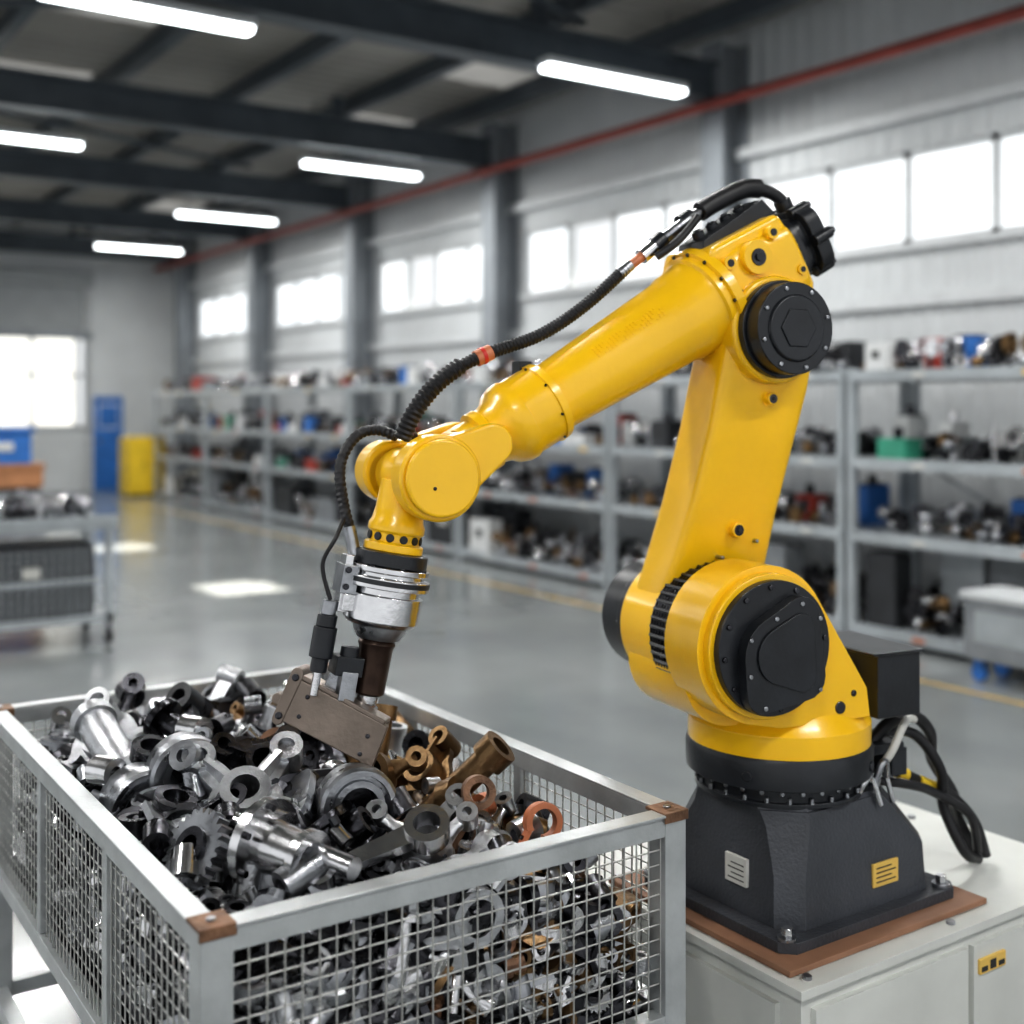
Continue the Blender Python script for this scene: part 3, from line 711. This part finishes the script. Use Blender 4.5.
for a, d in ((-.08,-.02),(-.08,.03),(.09,.0),(.09,.045)):
    c = gp(a, d, -.014); g.cyl(c, c+gy*.025, .005, 'steel_dark', seg=12)
gprism([(-.06,-.10),(-.02,-.10),(-.02,-.045),(-.06,-.045)], -.04, .03, 'steel_sat')
g.cyl(F0+t_*.48, F0+t_*.525, .026, 'steel_sat', seg=20)
g.obj('gripper_jaw', rob, OFF, bevel=0.003)
# cables
g = G()
cab = [(-.06,-.03,2.13),(-.04,-.03,2.20),(.02,-.03,2.255),(.097,-.03,2.268)]
g.tube(cab, .016, 'black_rubber', 14, 8)
g.tube([(.07,-.03,2.268),(.12,-.03,2.262),(.20,-.03,2.224),(.244,-.03,2.198)], .024, 'black_rubber', 16, 6)
g.tube([(.244,-.03,2.198),(.30,-.02,2.165),(.371,-.03,2.111)], .014, 'steel_sat', 12, 6)
g.tube([(.25,-.045,2.185),(.30,-.06,2.13),(.34,-.05,2.10)], .010, 'black_rubber', 10, 6); g.tube([(.27,0,2.18),(.33,.01,2.12),(.38,-.01,2.08)], .010, 'black_rubber', 10, 6)
for p, q in (((.27,-.03,2.185),(.30,-.03,2.165)), ((.35,-.03,2.127),(.375,-.03,2.107))): g.cyl(p, q, .022, BLK, seg=16)
g.tube([(.371,-.03,2.111),(.41,-.03,2.08)], .019, 'steel', 16, 1)
g.tube([(.41,-.03,2.08),(.454,-.03,2.048)], .012, 'orange', 12, 1)
g.tube([(.44,-.03,2.06),(.47,-.03,2.037)], .015, 'steel_sat', 12, 1)
hose = [(.45,-.03,2.052),(.561,-.03,1.96),(.677,-.03,1.889),(.802,-.03,1.846),(.898,-.03,1.800),(.968,-.03,1.735),(1.003,-.04,1.66)]
g.tube(hose, .0155, 'black_rubber', 14, 8, rib=.009)
g.tube([(.80,-.03,1.848),(.835,-.03,1.832)], .0185, 'orange', 14, 1); g.tube([(.815,-.03,1.841),(.823,-.03,1.838)], .02, 'red', 14, 1)
g.tube([(.87,-.03,1.818),(.93,-.03,1.775),(.98,-.03,1.715),(1.005,-.04,1.655)], .021, 'black_rubber', 14, 6, rib=.011)
g.tube([(1.0,-.085,1.66),(1.04,-.11,1.675),(1.088,-.11,1.66),(1.125,-.10,1.60),(1.125,-.08,1.52),(1.115,-.05,1.45)], .013, 'black_rubber', 12, 8, rib=.012)
g.cyl((1.12,-.055,1.47),(1.11,-.045,1.41),.014,'steel_sat',seg=14)
g.tube([(.99,-.05,1.66),(.98,-.09,1.675),(.95,-.12,1.66)], .012, 'black_rubber', 10, 6)
for s_ in (.48,):
    c = A+f_*s_+q_*.085; g.box((c.x-.015, -.045, c.z-.03), (c.x+.015, -.005, c.z+.02), BLK)
g.obj('cable_harness', rob, OFF)
g = G()
g.box((-.285,-.11,.965),(-.15,.15,1.125), BLK); g.box((-.290,-.12,1.12),(-.13,.16,1.128), BLK); g.box((-.19,-.08,1.0),(-.06,.04,1.09), 'dark_cast')
g.box((-.28,-.14,.86),(-.16,.10,.885), BLK); g.box((-.29,.02,.80),(-.24,.10,.87), BLK)
g.obj('junction_box', rob, OFF, bevel=0.006)
g = G()
g.tube([(-.2,.05,.86),(-.26,.06,.92),(-.34,.06,.935),(-.42,.04,.88),(-.47,.0,.79),(-.52,.02,.70),(-.56,.0,.62),(-.60,.02,.53)], .016, 'black_rubber', 12, 8)
g.tube([(-.2,.0,.84),(-.30,.03,.89),(-.38,.04,.87),(-.44,.06,.78),(-.46,.05,.68),(-.50,.08,.57),(-.58,.05,.525)], .014, 'black_rubber', 12, 8)
g.tube([(-.2,-.02,.80),(-.33,.02,.78),(-.42,.02,.74),(-.50,.04,.70),(-.58,.04,.62),(-.62,.04,.525)], .013, 'black_rubber', 12, 8)
g.tube([(-.2,.06,.79),(-.33,.07,.76),(-.42,.06,.725),(-.52,.08,.66),(-.57,.06,.55)], .012, 'black_rubber', 12, 8)
g.tube([(-.19,.12,.84),(-.215,.13,.88),(-.25,.12,.92),(-.29,.10,.94),(-.33,.08,.93)], .010, 'label_white', 12, 8)
g.cyl((-.40,.025,.748),(-.46,.03,.722),.016,'bin_yellow',seg=14); g.cyl((-.33,.02,.78),(-.36,.02,.768),.017,'bin_yellow',seg=14)
g.tube([(-.12,.17,.80),(-.13,.18,.86),(-.15,.175,.87),(-.17,.16,.83)], .009, 'steel_sat', 10, 6)
g.obj('base_cables', rob, OFF)

# ------------------------------------------------------------------ shelves
SX0, SX1 = 7.07, 7.85
LV = [0.12, 0.80, 1.34, 1.98]
def shelf(y0, y1, seed):
    g = G()
    for x in (SX0, SX1-.06):
        for y in (y0, y1-.06): g.box((x, y, 0), (x+.06, y+.06, 2.0), 'shelf_grey')
    for z in LV:
        g.box((SX0+.01, y0+.01, z-.02), (SX1-.01, y1-.01, z), 'shelf_grey')
        for x in (SX0-.01, SX1-.03): g.box((x, y0+.02, z-.075), (x+.04, y1-.02, z+.005), 'shelf_grey')
        for k in range(3):
            yy = y0+.3+k*.85; g.box((SX0-.014, yy, z-.055), (SX0-.009, yy+.10, z-.02), random.choice(['orange','label_white','label_yellow','label_white']))
    g.cyl((SX1-.03, y0+.05, .1), (SX1-.03, y1-.05, 1.3), .012, 'shelf_grey', seg=8)
    g.obj('storage_shelf', bevel=0)
    rnd = random.Random(seed)
    s = G()
    for li, z in enumerate(LV):
        hmax = (LV[li+1]-z-.12) if li < 3 else .24
        for row, (xa, xb) in enumerate(((SX0+.06, SX0+.32), (SX0+.40, SX1-.12))):
            y = y0+.1
            while y < y1-.22:
                w = rnd.uniform(.10, .32)
                if li == 0: w = rnd.uniform(.25, .7)
                w = min(w, y1-.1-y)
                h = min(hmax, rnd.uniform(.10, .24)) if li else rnd.uniform(.3, hmax)
                if row: h = min(hmax, h*1.3)
                r = rnd.random()
                if li == 3 and row == 0 and r < .12: y += w; continue
                boxp = {0: .55, 1: .18, 2: .48, 3: .36}[li]
                if r < boxp:
                    m_ = rnd.choice(['bin_grey','bin_dark','bin_dark','bin_white','bin_blue','bin_white','bin_red','bin_red','bin_green','bin_grey','bin_white','bin_blue'] if li else ['bin_grey','bin_grey','bin_dark','shelf_grey','bin_white'])
                    d = (xb-xa)*rnd.uniform(.7, 1)
                    s.box((xa, y, z), (xa+d, y+w*.92, z+h), m_)
                    if w > .2 and rnd.random() < .6:
                        s.box((xa-.006, y+w*.3, z+h*.45), (xa, y+w*.6, z+h*.7), rnd.choice(['label_white','ink','ink']))
                    if rnd.random() < .5:
                        s.box((xa+.02, y+.02, z+h), (xa+d-.02, y+w*.92-.02, z+h+.015), 'bin_dark')
                    if rnd.random() < .6 and h+.1 < hmax:
                        s.cyl((xa+d/2, y+w/2, z+h), (xa+d/2, y+w/2, z+h+.08), .035, rnd.choice(['steel_dark','steel','bin_white','black_paint']), seg=14)
                else:
                    n = max(1, int(w/.09))
                    for k in range(n):
                        for lay in range(2 if li else 3):
                            kk = rnd.choice(['hub','gear','ring','housing','bearing','ball','shaft','tube','ball','bearing'])
                            sc = rnd.uniform(.10, .165)
                            M = Matrix.Translation((rnd.uniform(xa+.05, xb-.05), y+(k+.5)*w/n, z+sc*.42+lay*sc*.6))@Matrix.Rotation(rnd.uniform(0,6.28),4,'Z')@Matrix.Rotation(rnd.choice([0,1.57,1.2,1.57]),4,'Y')@Matrix.Scale(sc,4)
                            s.add(T[kk], M, PAL[rnd.choice('SMDDDKKKLZR')])
                y += w+.01
    s.obj('stored_machine_parts')
ys = [0.5, 3.32, 6.05, 8.87, 11.6, 14.35, 17.1, 19.8]
for i, y in enumerate(ys): shelf(y+.02, (ys[i+1] if i < len(ys)-1 else 22.5)-.02, 100+i)
g = G(); 
g.box((6.60, 4.15, .14), (6.98, 4.70, .55), 'bin_grey'); g.box((6.58, 4.13, .52), (7.0, 4.72, .56), 'frame_white'); g.box((6.595, 4.23, .25), (6.602, 4.62, .45), 'shelf_grey')
for x in (6.67, 6.91):
    for y in (4.22, 4.63): g.box((x-.03, y-.03, .09), (x+.03, y+.03, .15), 'bin_blue'); g.cyl((x-.02, y, .05), (x+.02, y, .05), .05, 'bin_blue', seg=18)
g.obj('tool_trolley', bevel=0.004)

# ------------------------------------------------------------------ far props
g = G(); 
g.box((6.15, 22.8, 0.05), (6.85, 23.4, 1.12), 'bin_yellow'); g.box((6.2, 22.785, .12), (6.48, 22.8, 1.05), 'bin_yellow'); g.box((6.52, 22.785, .12), (6.80, 22.8, 1.05), 'bin_yellow'); g.box((6.18, 22.83, 0), (6.82, 23.37, .05), 'black_paint'); g.box((6.45, 22.77, .55), (6.47, 22.785, .68), 'black_paint')
o = g.obj('safety_cabinet', loc=(0.5, -0.1, 0), bevel=0.01)
g = G()
g.box((2.3, 14.6, .0), (3.4, 15.3, .14), 'cardboard')
g.box((2.35, 14.65, .14), (3.35, 15.25, .72), 'bin_grey'); g.box((2.42, 14.7, .72), (3.3, 15.2, .78), 'bin_dark')
g.obj('storage_crate', bevel=0.01)
g = G(); g.box((2.5, 14.68, .782), (3.32, 15.2, 1.04), 'cardboard'); g.box((2.5, 14.9, 1.04), (3.32, 14.96, 1.043), 'label_yellow'); g.box((2.48, 14.66, .99), (3.34, 15.22, 1.045), 'cardboard'); g.obj('cardboard_box', bevel=0.006)
g = G(); g.box((2.5, 14.72, 1.047), (3.2, 15.16, 1.42), 'bin_blue'); g.box((2.46, 14.68, 1.42), (3.24, 15.2, 1.46), 'bin_blue'); g.box((2.7, 14.70, 1.2), (3.0, 14.72, 1.3), 'label_white'); g.obj('plastic_bin', bevel=0.01)

# cart
g = G(); X0, X1, Y0, Y1 = 1.02, 2.50, 8.9, 9.6
for x in (X0, X1-.05):
    for y in (Y0, Y1-.05): g.box((x, y, .16), (x+.05, y+.05, .86), 'shelf_grey'); g.cyl((x+.01, y+.025, .06), (x+.04, y+.025, .06), .06, 'black_rubber', seg=20); g.box((x+.0, y, .07), (x+.05, y+.05, .18), 'steel_sat')
g.box((X0-.02, Y0-.02, .83), (X1+.02, Y1+.02, .88), 'shelf_grey')
g.box((X0-.02, Y0-.03, .88), (X1+.02, Y0-.01, .93), 'shelf_grey'); g.box((X0-.02, Y1+.01, .88), (X1+.02, Y1+.03, .93), 'shelf_grey')
g.box((X0, Y0, .16), (X1, Y1, .21), 'shelf_grey')
g.box((X0+.10, Y0+.06, .21), (X1-.12, Y1-.06, .72), 'bin_dark')
for i in range(22): xx = X0+.1+i*.057; g.cyl((xx, Y0+.05, .23), (xx, Y0+.05, .70), .005, 'shelf_grey', seg=6)
for i in range(9): zz = .23+i*.056; g.cyl((X0+.1, Y0+.05, zz), (X1-.12, Y0+.05, zz), .005, 'shelf_grey', seg=6)
g.box((X0+.08, Y0+.03, .44), (X1-.10, Y0+.045, .48), 'shelf_grey'); g.box((X1-.62, Y0+.03, .50), (X1-.5, Y0+.04, .58), 'label_white')
g.obj('parts_cart', bevel=0)
g = G(); rnd = random.Random(5)
for i in range(75):
    kk = rnd.choice(['ball','ring','hub','gear','ball','bearing','shaft']); sc = rnd.uniform(.13, .18)
    g.add(T[kk], Matrix.Translation((rnd.uniform(X0+.1, X1-.1), rnd.uniform(Y0+.1, Y1-.1), .89+sc*.45+rnd.uniform(0, .05)))@Matrix.Rotation(rnd.uniform(0,6.28),4,'Z')@Matrix.Rotation(rnd.choice([0,1.57,.5]),4,'Y')@Matrix.Scale(sc,4), PAL[rnd.choice('SMDDK')])
g.obj('loose_steel_parts')

# ------------------------------------------------------------------ lights & world
w = bpy.data.worlds.new('world'); scene.world = w; w.use_nodes = True
bg = w.node_tree.nodes['Background']; bg.inputs['Color'].default_value = (0.96, 0.98, 1.0, 1); bg.inputs['Strength'].default_value = 0.8
S = bpy.data.lights.new('sun', 'SUN'); S.energy = 26; S.angle = math.radians(0.8); S.color = (1.0, 0.93, 0.82)
so = bpy.data.objects.new('sun', S); scene.collection.objects.link(so); so.location = (20, 12, 15)
so.rotation_euler = V((-.773, 0.0, -.635)).to_track_quat('-Z', 'Y').to_euler()

# ------------------------------------------------------------------ camera
cam = bpy.data.cameras.new('camera'); co = bpy.data.objects.new('camera', cam); scene.collection.objects.link(co)
co.location = (0, 0, 1.73); co.rotation_euler = (math.radians(90), 0, -TH)
cam.sensor_width = 36; cam.lens = 36*1205/1024; cam.shift_y = -(512-405)/1024
cam.clip_start = 0.05
cam.dof.use_dof = True; cam.dof.focus_distance = 2.5; cam.dof.aperture_fstop = 1.6
scene.camera = co
scene.view_settings.view_transform = 'Standard'
try: scene.view_settings.look = 'Medium High Contrast'
except Exception: pass
scene.view_settings.exposure = 0.2
